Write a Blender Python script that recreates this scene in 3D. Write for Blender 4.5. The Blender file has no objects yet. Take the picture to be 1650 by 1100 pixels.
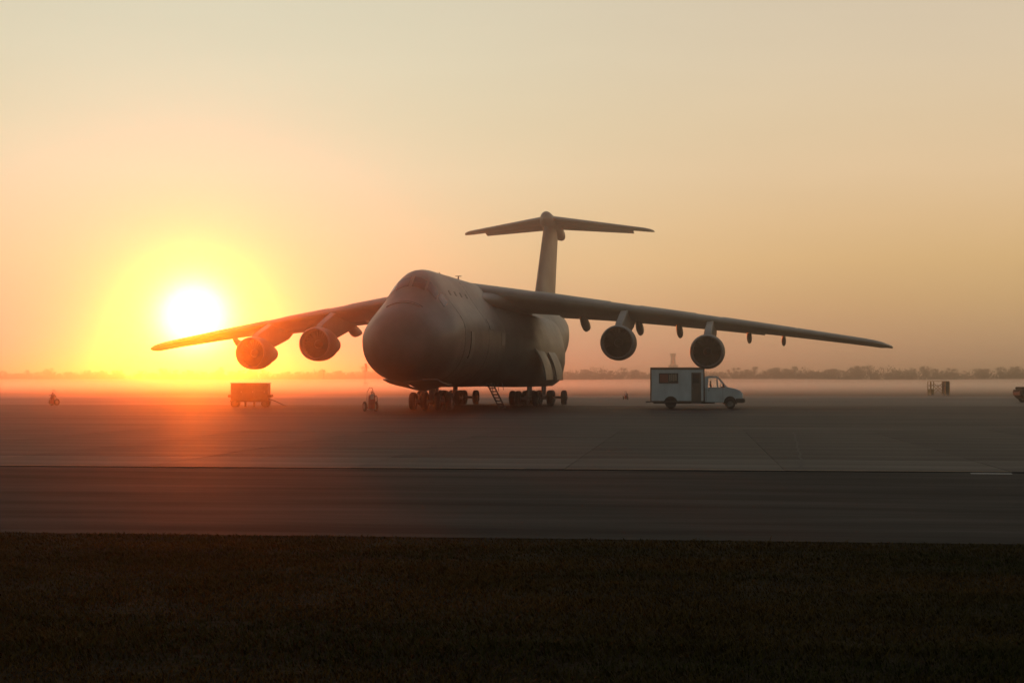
import bpy, math, random
import numpy as np
from mathutils import Vector, Matrix

sc = bpy.context.scene
R = math.radians
# ------------------------------------------------------------------ camera
CAM_H = 2.1
cam = bpy.data.objects.new('camera', bpy.data.cameras.new('camera'))
sc.collection.objects.link(cam)
cam.location = (0, 0, CAM_H)
cam.rotation_euler = (R(91.43), 0, 0)
cam.data.sensor_width = 36
cam.data.lens = 55.0
cam.data.clip_end = 12000
sc.camera = cam

# ------------------------------------------------------------------ sky and sun
SUN_EL, SUN_AZ = R(2.23), R(-11.5)          # azimuth measured from +Y towards +X
SUN_GLOW = (11.0, 7.5, 2.3)
sun_dir = Vector((math.sin(SUN_AZ) * math.cos(SUN_EL), math.cos(SUN_AZ) * math.cos(SUN_EL), math.sin(SUN_EL)))
world = bpy.data.worlds.new('World')
sc.world = world
world.use_nodes = True
wt = world.node_tree
bg = wt.nodes['Background']


def wn(kind, **kw):
    n = wt.nodes.new(kind)
    for k, v in kw.items():
        setattr(n, k, v)
    return n


def wmath(op, a, b=None, clamp=False):
    n = wn('ShaderNodeMath', operation=op, use_clamp=clamp)
    for i, v in enumerate((a, b)):
        if v is None:
            continue
        if isinstance(v, (int, float)):
            n.inputs[i].default_value = v
        else:
            wt.links.new(v, n.inputs[i])
    return n.outputs[0]


def wscale(col, fac):
    n = wn('ShaderNodeVectorMath', operation='SCALE')
    if isinstance(col, tuple):
        n.inputs[0].default_value = col
    else:
        wt.links.new(col, n.inputs[0])
    if isinstance(fac, (int, float)):
        n.inputs[3].default_value = fac
    else:
        wt.links.new(fac, n.inputs[3])
    return n.outputs[0]


def wadd(a, b):
    n = wn('ShaderNodeVectorMath', operation='ADD')
    wt.links.new(a, n.inputs[0])
    wt.links.new(b, n.inputs[1])
    return n.outputs[0]


sky = wn('ShaderNodeTexSky', sky_type='NISHITA', sun_disc=False, sun_elevation=SUN_EL, sun_rotation=SUN_AZ,
         dust_density=4.0, air_density=1.0, ozone_density=1.0)
tc = wn('ShaderNodeTexCoord')
dotn = wn('ShaderNodeVectorMath', operation='DOT_PRODUCT')
nrm = wn('ShaderNodeVectorMath', operation='NORMALIZE')
wt.links.new(tc.outputs['Generated'], nrm.inputs[0])
wt.links.new(nrm.outputs[0], dotn.inputs[0])
dotn.inputs[1].default_value = sun_dir
cosang = dotn.outputs['Value']
sep = wn('ShaderNodeSeparateXYZ')
wt.links.new(nrm.outputs[0], sep.inputs[0])
# smooth veil of high haze: warm at the horizon, paler above, dimmer away from the sun
SKY_EL = (0, .025, .05, .075, .10, .13, .16, .20, .26)
SKY = [[0.26, 0.19, 0.12], [0.4, 0.272, 0.138], [0.53, 0.353, 0.156], [0.6446, 0.4294, 0.1906], [0.7029, 0.4801, 0.2458], [0.7334, 0.5294, 0.3122], [0.7097, 0.5394, 0.3373], [0.6842, 0.5504, 0.3769], [0.637, 0.5373, 0.3967], [0.05, 0.19, 0.17], [0.0, 0.0, 0.0], [0.0, 0.0, 0.0], [0.0, 0.0, 0.0], [0.58, 0.03, 0.0], [0.0, 0.0, 0.0], [0.0, 0.0, 0.0]]
zpos = wmath('MAXIMUM', sep.outputs['Z'], 0.0)
ramp = wn('ShaderNodeValToRGB')
wt.links.new(wmath('MULTIPLY', zpos, 1.0, True), ramp.inputs[0])
cr = ramp.color_ramp
cr.interpolation = 'LINEAR'
stops = [(p, c) for p, c in zip(SKY_EL, SKY[:9])] + [(.55, (.30, .31, .32)), (1.0, (.17, .20, .24))]
while len(cr.elements) < len(stops):
    cr.elements.new(0.5)
for e, (p, c) in zip(cr.elements, stops):
    e.position = p
    e.color = (*c, 1)
half = wmath('MULTIPLY', wmath('ADD', cosang, 1.0), 0.5)
azm = wn('ShaderNodeMapRange', interpolation_type='SMOOTHSTEP')
wt.links.new(half, azm.inputs[0])
azm.inputs[1].default_value, azm.inputs[2].default_value = .40, .92
azm.inputs[3].default_value, azm.inputs[4].default_value = .12, 1.0
# faint uneven layers in the veil
lay = wn('ShaderNodeTexNoise')
lay.inputs['Scale'].default_value = 1.0
lay.inputs['Detail'].default_value = 4.0
lmap = wn('ShaderNodeMapping')
lmap.inputs['Scale'].default_value = (3.0, 3.0, 15.0)
lmap.inputs['Rotation'].default_value = (.12, .10, 0)
wt.links.new(nrm.outputs[0], lmap.inputs[0])
wt.links.new(lmap.outputs[0], lay.inputs[0])
uneven = wmath('ADD', wmath('MULTIPLY', lay.outputs[0], .14), .93)
total = wscale(ramp.outputs[0], wmath('MULTIPLY', azm.outputs[0], uneven))
total = wadd(total, wscale(sky.outputs[0], 0.003))
total = wadd(total, wscale((.12, .135, .125), wmath('SUBTRACT', 1.0, half)))      # cool sky opposite the sun
front = wmath('MAXIMUM', cosang, 0.0)
for n_, c in zip((25, 90, 350, 1500), SKY[9:13]):          # aureole of the low sun
    total = wadd(total, wscale(tuple(c), wmath('POWER', front, float(n_))))
low = wmath('POWER', math.e, wmath('MULTIPLY', zpos, -18.0))
for n_, c in zip((12, 50, 300), SKY[13:16]):                   # its part that hugs the horizon
    total = wadd(total, wscale(tuple(c), wmath('MULTIPLY', wmath('POWER', front, float(n_)), low)))
total = wadd(total, wscale(SUN_GLOW, wmath('POWER', front, 6000.0)))
wt.links.new(total, bg.inputs[0])
bg.inputs[1].default_value = 1.0

sun = bpy.data.objects.new('sun', bpy.data.lights.new('sun', 'SUN'))
sc.collection.objects.link(sun)
sun.data.energy = 0.58
sun.data.color = (1.0, .118, .001)
sun.data.angle = R(0.5)
sun.rotation_euler = sun_dir.to_track_quat('Z', 'Y').to_euler()
sun.location = (0, 0, 60)

# ------------------------------------------------------------------ render look
sc.view_settings.view_transform = 'Standard'
sc.view_settings.look = 'None'
sc.view_settings.exposure = 0.0
sc.view_settings.gamma = 1.0
sc.view_settings.use_curve_mapping = False
sc.cycles.use_denoising = True
sc.cycles.max_bounces = 6
sc.cycles.volume_bounces = 2
sc.cycles.transparent_max_bounces = 12
sc.cycles.sample_clamp_indirect = 6

rng = np.random.default_rng(7)
random.seed(7)
COL = sc.collection

# ------------------------------------------------------------------ materials
MATS = {}


def mat(name, color, rough=0.6, metal=0.0, spec=0.5, noise=None, bump=None, emis=None, rand=0.0, trans=None):
    """noise = (scale xyz, detail, dark factor, light factor); bump = (scale, strength, distance)"""
    if name in MATS:
        return MATS[name]
    m = bpy.data.materials.new(name)
    m.use_nodes = True
    nt = m.node_tree
    b = nt.nodes['Principled BSDF']
    b.inputs['Base Color'].default_value = (*color, 1)
    b.inputs['Roughness'].default_value = rough
    b.inputs['Metallic'].default_value = metal
    b.inputs['Specular IOR Level'].default_value = spec
    if noise or bump or rand:
        tcn = nt.nodes.new('ShaderNodeTexCoord')
    out = None
    if noise:
        scl, det, lo, hi = noise
        mp = nt.nodes.new('ShaderNodeMapping')
        mp.inputs['Scale'].default_value = scl
        nt.links.new(tcn.outputs['Object'], mp.inputs[0])
        nz = nt.nodes.new('ShaderNodeTexNoise')
        nz.inputs['Scale'].default_value = 1.0
        nz.inputs['Detail'].default_value = det
        nz.inputs['Roughness'].default_value = .6
        nt.links.new(mp.outputs[0], nz.inputs[0])
        rp = nt.nodes.new('ShaderNodeMapRange')
        rp.inputs[1].default_value = .3
        rp.inputs[2].default_value = .7
        rp.inputs[3].default_value = lo
        rp.inputs[4].default_value = hi
        nt.links.new(nz.outputs[0], rp.inputs[0])
        sv = nt.nodes.new('ShaderNodeVectorMath')
        sv.operation = 'SCALE'
        sv.inputs[0].default_value = color
        nt.links.new(rp.outputs[0], sv.inputs[3])
        out = sv.outputs[0]
        rr = nt.nodes.new('ShaderNodeMapRange')
        rr.inputs[1].default_value = .3
        rr.inputs[2].default_value = .7
        rr.inputs[3].default_value = min(1, rough * 1.12)
        rr.inputs[4].default_value = rough * .88
        nt.links.new(nz.outputs[0], rr.inputs[0])
        nt.links.new(rr.outputs[0], b.inputs['Roughness'])
    if rand:
        oi = nt.nodes.new('ShaderNodeObjectInfo')
        mr = nt.nodes.new('ShaderNodeMapRange')
        mr.inputs[3].default_value = 1 - rand
        mr.inputs[4].default_value = 1 + rand
        nt.links.new(oi.outputs['Random'], mr.inputs[0])
        sv2 = nt.nodes.new('ShaderNodeVectorMath')
        sv2.operation = 'SCALE'
        if out:
            nt.links.new(out, sv2.inputs[0])
        else:
            sv2.inputs[0].default_value = color
        nt.links.new(mr.outputs[0], sv2.inputs[3])
        out = sv2.outputs[0]
    if out:
        nt.links.new(out, b.inputs['Base Color'])
    if bump:
        scl, st, dist = bump
        mp = nt.nodes.new('ShaderNodeMapping')
        mp.inputs['Scale'].default_value = scl
        nt.links.new(tcn.outputs['Object'], mp.inputs[0])
        nz = nt.nodes.new('ShaderNodeTexNoise')
        nz.inputs['Scale'].default_value = 1.0
        nz.inputs['Detail'].default_value = 3
        nt.links.new(mp.outputs[0], nz.inputs[0])
        bp = nt.nodes.new('ShaderNodeBump')
        bp.inputs['Strength'].default_value = st
        bp.inputs['Distance'].default_value = dist
        nt.links.new(nz.outputs[0], bp.inputs['Height'])
        nt.links.new(bp.outputs[0], b.inputs['Normal'])
    if trans:
        b.inputs['Transmission Weight'].default_value = trans
    if emis:
        b.inputs['Emission Color'].default_value = (*emis[0], 1)
        b.inputs['Emission Strength'].default_value = emis[1]
    MATS[name] = m
    return m


M_PAINT = mat('aircraft_grey_paint', (.150, .136, .114), .45, noise=((.35, .22, .30), 7, .66, 1.22))
M_PAINT2 = mat('aircraft_light_grey_paint', (.20, .188, .168), .45, noise=((.6, .5, .5), 7, .7, 1.15))
M_RADOME = mat('radome_grey', (.15, .15, .145), .5, noise=((.5, .5, .5), 4, .85, 1.1))
M_BAND = mat('panel_edge', (.15, .15, .145), .6)
M_SEAM = mat('panel_gap', (.03, .03, .03), .8)
M_LIP = mat('dull_intake_lip', (.22, .21, .20), .45, metal=.5)
M_FAN = mat('fan_titanium', (.10, .10, .105), .4, metal=.7)
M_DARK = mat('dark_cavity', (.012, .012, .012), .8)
M_STEEL = mat('gear_strut_steel', (.22, .22, .22), .4, metal=.5)
M_RUBBER = mat('tyre_rubber', (.018, .018, .018), .75, noise=((6, 6, 6), 3, .7, 1.3))
M_RIM = mat('wheel_rim', (.16, .16, .155), .55, metal=.3)
M_GLASS = mat('cockpit_glass', (.02, .022, .025), .12, spec=.4)
M_PORT = mat('small_window_glass', (.05, .05, .05), .55)
M_CLEAR = mat('clear_glass', (.95, .97, .95), .0, trans=1.0)
M_VAN = mat('van_white_paint', (.58, .66, .70), .32, noise=((1.2, 1.2, .6), 6, .74, 1.06))
M_TRIM = mat('box_edge_trim', (.10, .075, .058), .5)
M_VANDARK = mat('van_dark_trim', (.035, .033, .032), .6)
M_DOOR = mat('entry_door_brown', (.12, .095, .075), .5, noise=((2, 2, 1), 4, .8, 1.15))
M_BLIND = mat('window_blind_red', (.22, .06, .04), .7)
M_CREAM = mat('curtain_cream', (.6, .5, .36), .8)
M_SEAT = mat('seat_fabric', (.04, .035, .03), .9)
M_GEN = mat('generator_olive_paint', (.09, .075, .04), .5, noise=((1.5, 1.5, 2), 5, .7, 1.2))
M_OLIVE = mat('tractor_olive_paint', (.022, .024, .015), .8, spec=.08, noise=((2, 2, 2), 4, .7, 1.2))
M_RED = mat('extinguisher_red_paint', (.30, .045, .03), .4, noise=((5, 5, 5), 3, .8, 1.1))
M_WHITE = mat('white_enamel', (.72, .68, .62), .4)
M_STAND = mat('stand_faded_yellow', (.42, .26, .06), .55, noise=((2, 2, 2), 4, .7, 1.1))
M_BARK = mat('tree_bark', (.075, .055, .04), .9)
M_TWIG = mat('winter_twigs', (.085, .062, .042), .9)
M_CONC = mat('far_concrete', (.16, .145, .125), .7)

# ------------------------------------------------------------------ mesh builder


class MB:
    def __init__(self):
        self.v, self.f = [], []

    def add(self, vs, fs):
        o = len(self.v)
        self.v += [tuple(map(float, p)) for p in vs]
        self.f += [tuple(i + o for i in f) for f in fs]
        return self

    def box(self, c, size, rot=None, taper=1.0):
        hx, hy, hz = (d / 2 for d in size)
        vs = [Vector((x * hx * (taper if z > 0 else 1), y * hy * (taper if z > 0 else 1), z * hz)) for z in (-1, 1) for x, y in ((-1, -1), (1, -1), (1, 1), (-1, 1))]
        if rot is not None:
            vs = [rot @ p for p in vs]
        c = Vector(c)
        return self.add([p + c for p in vs], [(0, 3, 2, 1), (4, 5, 6, 7), (0, 1, 5, 4), (1, 2, 6, 5), (2, 3, 7, 6), (3, 0, 4, 7)])

    def bbox(self, c, size, bev=.04):
        """box with chamfered edges"""
        hx, hy, hz = (d / 2 for d in size)
        b = min(bev, hx * .9, hy * .9, hz * .9)
        rings = []
        for z, k in ((-hz, b), (-hz + b, 0), (hz - b, 0), (hz, b)):
            x, y = hx - k, hy - k
            rings.append([(c[0] + px, c[1] + py, c[2] + z) for px, py in ((-x + b, -y), (x - b, -y), (x, -y + b), (x, y - b), (x - b, y), (-x + b, y), (-x, y - b), (-x, -y + b))])
        return self.loft(rings, True)

    def loft(self, rings, caps=False, closed=True):
        n = len(rings[0])
        vs = [p for r in rings for p in r]
        fs = []
        for i in range(len(rings) - 1):
            for j in range(n if closed else n - 1):
                k = (j + 1) % n
                fs.append((i * n + j, i * n + k, (i + 1) * n + k, (i + 1) * n + j))
        if caps:
            fs.append(tuple(range(n - 1, -1, -1)))
            fs.append(tuple((len(rings) - 1) * n + j for j in range(n)))
        return self.add(vs, fs)

    def tube(self, pts, rad, n=8, caps=True):
        pts = [Vector(p) for p in pts]
        if not hasattr(rad, '__len__'):
            rad = [rad] * len(pts)
        rings = []
        up = Vector((0, 0, 1))
        for i, p in enumerate(pts):
            d = (pts[min(i + 1, len(pts) - 1)] - pts[max(i - 1, 0)]).normalized()
            a = d.cross(up)
            if a.length < .05:
                a = d.cross(Vector((0, 1, 0)))
            a.normalize()
            b = d.cross(a)
            rings.append([p + (a * math.cos(t) + b * math.sin(t)) * rad[i] for t in (2 * math.pi * j / n for j in range(n))])
        return self.loft(rings, caps)

    def lathe(self, prof, c=(0, 0, 0), axis='Y', n=32, caps=False):
        rings = []
        for a, r in prof:
            ring = []
            for j in range(n):
                t = 2 * math.pi * j / n
                u, w = r * math.cos(t), r * math.sin(t)
                ring.append({'Y': (c[0] + u, c[1] + a, c[2] + w), 'Z': (c[0] + u, c[1] + w, c[2] + a), 'X': (c[0] + a, c[1] + u, c[2] + w)}[axis])
            rings.append(ring)
        return self.loft(rings, caps)

    def prism(self, poly, axis, t0, t1):
        """poly of 2-D points extruded along axis from t0 to t1"""
        def P(a, b, t):
            return {'X': (t, a, b), 'Y': (a, t, b), 'Z': (a, b, t)}[axis]
        n = len(poly)
        vs = [P(a, b, t0) for a, b in poly] + [P(a, b, t1) for a, b in poly]
        fs = [tuple(range(n - 1, -1, -1)), tuple(range(n, 2 * n))] + [(i, (i + 1) % n, n + (i + 1) % n, n + i) for i in range(n)]
        return self.add(vs, fs)

    def mesh(self, name, material, smooth=40):
        me = bpy.data.meshes.new(name)
        me.from_pydata(self.v, [], self.f)
        import bmesh
        bm = bmesh.new()
        bm.from_mesh(me)
        bmesh.ops.recalc_face_normals(bm, faces=bm.faces)
        bm.to_mesh(me)
        bm.free()
        me.materials.append(material)
        if smooth:
            me.polygons.foreach_set('use_smooth', [True] * len(me.polygons))
            me.set_sharp_from_angle(angle=R(smooth))
        return me

    def build(self, name, material, parent=None, smooth=40, loc=None):
        return link(name, self.mesh(name, material, smooth), parent, loc)


def link(name, me, parent=None, loc=None):
    o = bpy.data.objects.new(name, me)
    COL.objects.link(o)
    o.parent = parent
    if loc is not None:
        o.location = loc
    return o


def thing(name, label, cat, loc=(0, 0, 0), rz=0.0, group=None):
    o = bpy.data.objects.new(name, None)
    COL.objects.link(o)
    o.location = loc
    o.rotation_euler = (0, 0, rz)
    return tag(o, label, cat, group)


def tag(o, label=None, cat=None, group=None, kind=None):
    for k, v in (('label', label), ('category', cat), ('group', group), ('kind', kind)):
        if v:
            o[k] = v
    return o


def copy_tree(o, parent=None):
    c = o.copy()
    COL.objects.link(c)
    if parent:
        c.parent = parent
    for ch in list(o.children):
        copy_tree(ch, c)
    return c


# ------------------------------------------------------------------ ground and paving
PHI = R(-6.6)                                     # paving grid is turned against the view
ROT = Matrix.Rotation(PHI, 4, 'Z')


def grid_sheet(name, u0, u1, v0, v1, z, material, parent=None):
    me = bpy.data.meshes.new(name)
    me.from_pydata([(u0, v0, z), (u1, v0, z), (u1, v1, z), (u0, v1, z)], [], [(0, 1, 2, 3)])
    me.materials.append(material)
    o = link(name, me, parent)
    if parent is None:
        o.rotation_euler = (0, 0, PHI)
        tag(o, kind='structure')
    return o


M_SOIL = mat('field_soil_and_thatch', (.020, .013, .005), .95, noise=((.9, .5, 1), 8, .5, 1.5), bump=((9, 9, 9), .6, .04), spec=.03)
M_ASPH = mat('old_asphalt', (.022, .020, .018), .8, noise=((.12, .9, 1), 9, .6, 1.5), bump=((14, 22, 14), .5, .012), spec=.04)
M_SLAB = mat('worn_dark_concrete', (.016, .0145, .013), .62, noise=((.10, .75, 1), 9, .62, 1.45), bump=((5, 9, 6), .45, .012), rand=.10, spec=.035)
M_TAXI = mat('taxiway_surface', (.016, .0145, .013), .62, noise=((.05, .35, 1), 9, .6, 1.45), bump=((4, 7, 6), .45, .015), spec=.035)
M_APRON = mat('apron_concrete', (.042, .037, .031), .6, noise=((.03, .2, 1), 8, .75, 1.25), bump=((3, 5, 4), .4, .015), spec=.08)
M_JOINT = mat('joint_sealant', (.009, .008, .0075), .9)
M_LINE = mat('worn_yellow_paint', (.34, .20, .05), .7, noise=((3, 9, 1), 6, .35, 1.1))
M_DASH = mat('white_road_paint', (.72, .70, .66), .6, noise=((5, 9, 1), 5, .8, 1.05))

gm = bpy.data.meshes.new('ground')
gm.from_pydata([(-3000, -60, 0), (3000, -60, 0), (3000, 3000, 0), (-3000, 3000, 0)], [], [(0, 1, 2, 3)])
gm.materials.append(M_SOIL)
tag(link('ground', gm), kind='structure')

V_GRASS, V_SEAM, V_APRON, V_END = 20.7, 36.55, 131.0, 216.0
shoulder = grid_sheet('shoulder', -260, 260, V_GRASS, V_SEAM - .02, .008, M_ASPH)
taxiway = grid_sheet('taxiway', -320, 320, V_SEAM, V_APRON, .008, M_TAXI)
apron = grid_sheet('apron', -420, 420, V_APRON, V_END, .008, M_APRON)
# seam: dark joint, worn yellow edge stripe, one short white dash
grid_sheet('joint', -60, 60, V_SEAM - .05, V_SEAM + .01, .013, M_JOINT, shoulder)
grid_sheet('edge_line', -60, 60, V_SEAM + .16, V_SEAM + .27, .031, M_LINE, taxiway)
grid_sheet('dash_mark', 6.2, 7.1, V_SEAM - .42, V_SEAM - .24, .014, M_DASH, shoulder)

# near slabs, one object each
SLAB = 5.1
rows, u_off = 6, 0.0
sl = MB().bbox((0, 0, 0), (SLAB - .008, SLAB - .008, .05), .003).mesh('slab', M_SLAB, 30)
sl_edge = sl.copy()
sl_edge.materials[0] = mat('pale_edge_concrete', (.022, .0205, .019), .62, noise=((.10, .75, 1), 9, .62, 1.45), rand=.10, spec=.06)
bed = grid_sheet('joint_bed', -50, 40, V_SEAM + .02, V_SEAM + rows * SLAB, .012, M_JOINT, taxiway)
u_ref = (Matrix.Rotation(-PHI, 4, 'Z') @ Vector((1.44, 38.6, 0))).x
for r in range(rows):
    vc = V_SEAM + (r + .5) * SLAB
    lim = .327 * (vc + 6) + 5
    k0 = math.ceil((-lim - .12 * vc - 3 - u_ref) / SLAB + .5)
    k = k0
    while True:
        uc = u_ref + (k + .5) * SLAB
        if uc > lim + 2:
            break
        if uc > -47 and uc < 37:
            o = link('slab', sl if r else sl_edge, taxiway, (uc, vc + .02, .004 + random.uniform(-.0025, .0025)))
            o.rotation_euler = (random.uniform(-.0007, .0007), random.uniform(-.0007, .0007), 0)
        k += 1

inv = Matrix.Rotation(-PHI, 4, 'Z')
for (xa, ya), (xb, yb), wd_ in (((11.32, 63.0), (6.85, 36.9), .035), ((-3.0, 52.0), (-6.3, 49.0), .02)):
    pts = []
    for i in range(26):
        t = i / 25
        p = inv @ Vector((xa + (xb - xa) * t + random.uniform(-.05, .05), ya + (yb - ya) * t, 0))
        pts.append(p)
    MB().loft([[(p.x - wd_, p.y, .0335), (p.x + wd_, p.y, .0335)] for p in pts], closed=False).build('crack', M_JOINT, taxiway, 0)

# ------------------------------------------------------------------ the transport aircraft
THETA = R(10.3)
aircraft = thing('cargo_aircraft', 'huge grey four-engine high-wing cargo aircraft with T-tail parked on the apron', 'aircraft', (-7.7, 101.1, 0), -THETA)

ST = np.array([  # s, zbot, ztop, halfwidth, z of widest, crown pinch
    (0.00, 4.35, 4.35, 0.00, 4.35, 0.0), (0.05, 3.95, 4.75, .48, 4.35, 0.0), (0.2, 3.52, 5.2, .98, 4.36, .0),
    (0.5, 3.10, 5.72, 1.5, 4.40, .02), (1.0, 2.72, 6.25, 2.0, 4.46, .05), (1.6, 2.45, 6.7, 2.42, 4.55, .08),
    (2.4, 2.2, 7.15, 2.72, 4.68, .12), (3.3, 2.02, 7.62, 2.96, 4.8, .17), (4.2, 1.9, 8.2, 3.14, 4.92, .22), (5.0, 1.83, 8.85, 3.24, 5.02, .26),
    (6.0, 1.78, 9.45, 3.30, 5.1, .28), (7.0, 1.75, 9.74, 3.34, 5.15, .28), (9.0, 1.70, 9.87, 3.38, 5.2, .27),
    (14, 1.65, 9.86, 3.48, 5.2, .25), (20, 1.62, 9.84, 3.60, 5.25, .2), (30, 1.62, 9.84, 3.78, 5.3, .15), (46, 1.72, 9.84, 3.78, 5.4, .12),
    (50, 2.05, 9.84, 3.74, 5.6, .1), (55, 3.25, 9.8, 3.5, 6.2, .08), (60, 4.8, 9.65, 2.85, 7.0, .05), (65, 6.3, 9.35, 1.95, 7.7, .03),
    (69, 7.5, 8.95, .95, 8.2, 0), (70.5, 8.1, 8.5, .22, 8.3, 0)])


def hermite(x, xs, ys):
    """monotone cubic through the stations"""
    d = np.diff(ys) / np.diff(xs)
    m = np.zeros(len(xs))
    m[0], m[-1] = d[0], d[-1]
    for i in range(1, len(xs) - 1):
        m[i] = 0 if d[i - 1] * d[i] <= 0 else 2 * d[i - 1] * d[i] / (d[i - 1] + d[i])
    i = int(min(max(np.searchsorted(xs, x) - 1, 0), len(xs) - 2))
    h = xs[i + 1] - xs[i]
    t = (x - xs[i]) / h
    return (2 * t**3 - 3 * t**2 + 1) * ys[i] + (t**3 - 2 * t**2 + t) * h * m[i] + (3 * t**2 - 2 * t**3) * ys[i + 1] + (t**3 - t**2) * h * m[i + 1]


SQ = np.sqrt(ST[:, 0])


def fus_par(s):
    return [hermite(math.sqrt(max(s, 0)), SQ, ST[:, k]) for k in range(1, 6)]


def smooth01(a, b, x):
    t = min(1, max(0, (x - a) / (b - a)))
    return t * t * (3 - 2 * t)


def fus_pt(s, ph, off=0.0):
    zb, zt, w, zw, k = fus_par(s)
    c, sn = math.cos(ph), math.sin(ph)
    if sn >= 0:
        x = w * c * (1 - k * smooth01(.12, .7, sn))
        z = zw + (zt - zw) * sn
    else:
        e = 2 / 2.2
        x = w * math.copysign(abs(c) ** e, c)
        z = zw - (zw - zb) * abs(sn) ** e
    return Vector((x, s, z))


def fus_n(s, ph):
    a = fus_pt(s, ph + .02) - fus_pt(s, ph - .02)
    b = fus_pt(s + .1, ph) - fus_pt(max(0, s - .1), ph)
    n = a.cross(b)
    n.normalize()
    c = Vector((0, s, 5.2))
    return n if n.dot(fus_pt(s, ph) - c) > 0 else -n


def patch(s0, s1, p0, p1, off, thick, ns=4, npz=4):
    m = MB()
    outer = [[None] * (npz + 1) for _ in range(ns + 1)]
    vs, fs = [], []
    for layer in (off, off - thick):
        for i in range(ns + 1):
            for j in range(npz + 1):
                s, ph = s0 + (s1 - s0) * i / ns, p0 + (p1 - p0) * j / npz
                vs.append(fus_pt(s, ph) + fus_n(s, ph) * layer)
    W = npz + 1
    N = (ns + 1) * W
    for i in range(ns):
        for j in range(npz):
            q = (i * W + j, i * W + j + 1, (i + 1) * W + j + 1, (i + 1) * W + j)
            fs.append(q)
            fs.append(tuple(N + t for t in reversed(q)))
    edge = [i * W for i in range(ns + 1)] + [ns * W + j for j in range(1, W)] + [i * W + npz for i in range(ns - 1, -1, -1)] + [j for j in range(npz - 1, 0, -1)]
    for a, b in zip(edge, edge[1:] + edge[:1]):
        fs.append((a, b, N + b, N + a))
    return m.add(vs, fs)


NR = 56
dense = sorted(set(list(ST[:, 0]) + list(np.arange(.75, 8, .25)) + list(np.arange(8, 70.5, 1.0))))
rings = []
for s in dense:
    if s == 0:
        rings.append([Vector((0, 0, 4.35)) + (fus_pt(.05, 2 * math.pi * j / NR) - Vector((0, .05, 4.35))) * .3 for j in range(NR)])
    else:
        rings.append([fus_pt(s, 2 * math.pi * j / NR) for j in range(NR)])
fus = MB().loft(rings, True).build('fuselage', M_PAINT, aircraft, 50)

# cockpit glazing, doors, seams
def deg_patch(name, s0, s1, a0, a1, off, th, m, par=fus, ns=4, npz=4):
    return patch(s0, s1, R(a0), R(a1), off, th, ns, npz).build(name, m, par, 40)


for sgn in (0, 1):
    for a0, a1, s0, s1 in ((66, 87, 4.55, 5.5), (44, 63, 4.75, 5.75), (31, 42, 5.2, 6.3)):
        lo, hi = (a0, a1) if sgn == 0 else (180 - a1, 180 - a0)
        deg_patch('cockpit_window', s0, s1, lo, hi, .02, .06, M_GLASS)
for k in range(4):
    deg_patch('window', 8.2 + k * 1.7, 8.55 + k * 1.7, 38, 43, .02, .05, M_PORT)
# visor split line running up and over, and radome edge
for s0, a0, a1 in ((6.9, -70, 40), (6.9, 140, 250)):
    deg_patch('visor_seam', s0, s0 + .05, a0, a1, .010, .03, M_BAND, ns=1, npz=24)
deg_patch('eyebrow_seam', 2.62, 2.72, 62, 118, .05, .06, M_PAINT2, ns=1, npz=14)
deg_patch('eyebrow_seam', 2.80, 2.88, 58, 112, .012, .03, M_SEAM, ns=1, npz=14)
deg_patch('crew_door', 8.75, 9.75, -24, 4, .02, .05, M_PAINT2)
deg_patch('door_gap', 8.60, 8.72, -24, 4, .02, .04, M_SEAM, ns=1, npz=8)
for s0 in (14.5, 47.0):
    deg_patch('panel_band', s0, s0 + .05, -80, 80, .008, .03, M_BAND, ns=1, npz=24)
deg_patch('service_panel', 15.0, 16.6, 8, 18, .02, .04, M_PAINT2)
deg_patch('service_panel', 19.0, 20.2, -6, 6, .02, .04, M_PAINT2)
# crown antennas
an = MB().prism([(19.6, 9.80), (20.1, 9.80), (20.0, 10.12), (19.85, 10.12)], 'X', -.03, .03)
an.box((0, 19.92, 10.15), (.46, .14, .05))
an.build('antenna', M_PAINT2, fus, 30)
MB().prism([(13.0, 9.84), (13.6, 9.84), (13.5, 10.0), (13.3, 10.0)], 'X', -.02, .02).build('antenna', M_PAINT2, fus, 30)

# ---- gear pods along the lower flanks
POD = [(2.0, 7.95), (3.3, 7.75), (4.0, 7.45), (4.4, 7.0), (4.75, 6.2), (5.05, 5.4), (5.22, 4.7), (5.24, 3.7), (5.1, 2.7), (4.8, 2.05), (4.2, 1.62), (3.0, 1.56), (1.8, 1.58), (1.0, 3.0), (1.0, 5.0), (1.2, 7.0)]


def pod_ring(s, side):
    k = smooth01(19.5, 27.5, s) * (1 - smooth01(39.5, 51.5, s))
    k = k ** .8
    r = []
    for x, z in POD:
        zb, zt, w, zw, kk = fus_par(s)
        sn = (z - zw) / ((zt - zw) if z > zw else (zw - zb))
        sn = max(-.97, min(.97, sn))
        fx = abs(fus_pt(s, math.asin(sn) if sn >= 0 else -math.asin(min(1, abs(sn) ** 1.1))).x) - .12
        xx = x if x <= 2.0 else fx + (x - fx) * k
        r.append((side * min(xx, x) if x > 2.0 else side * xx * .6, s, z + (1 - k) * .25 if z < 2 else z))
    return r


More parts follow.
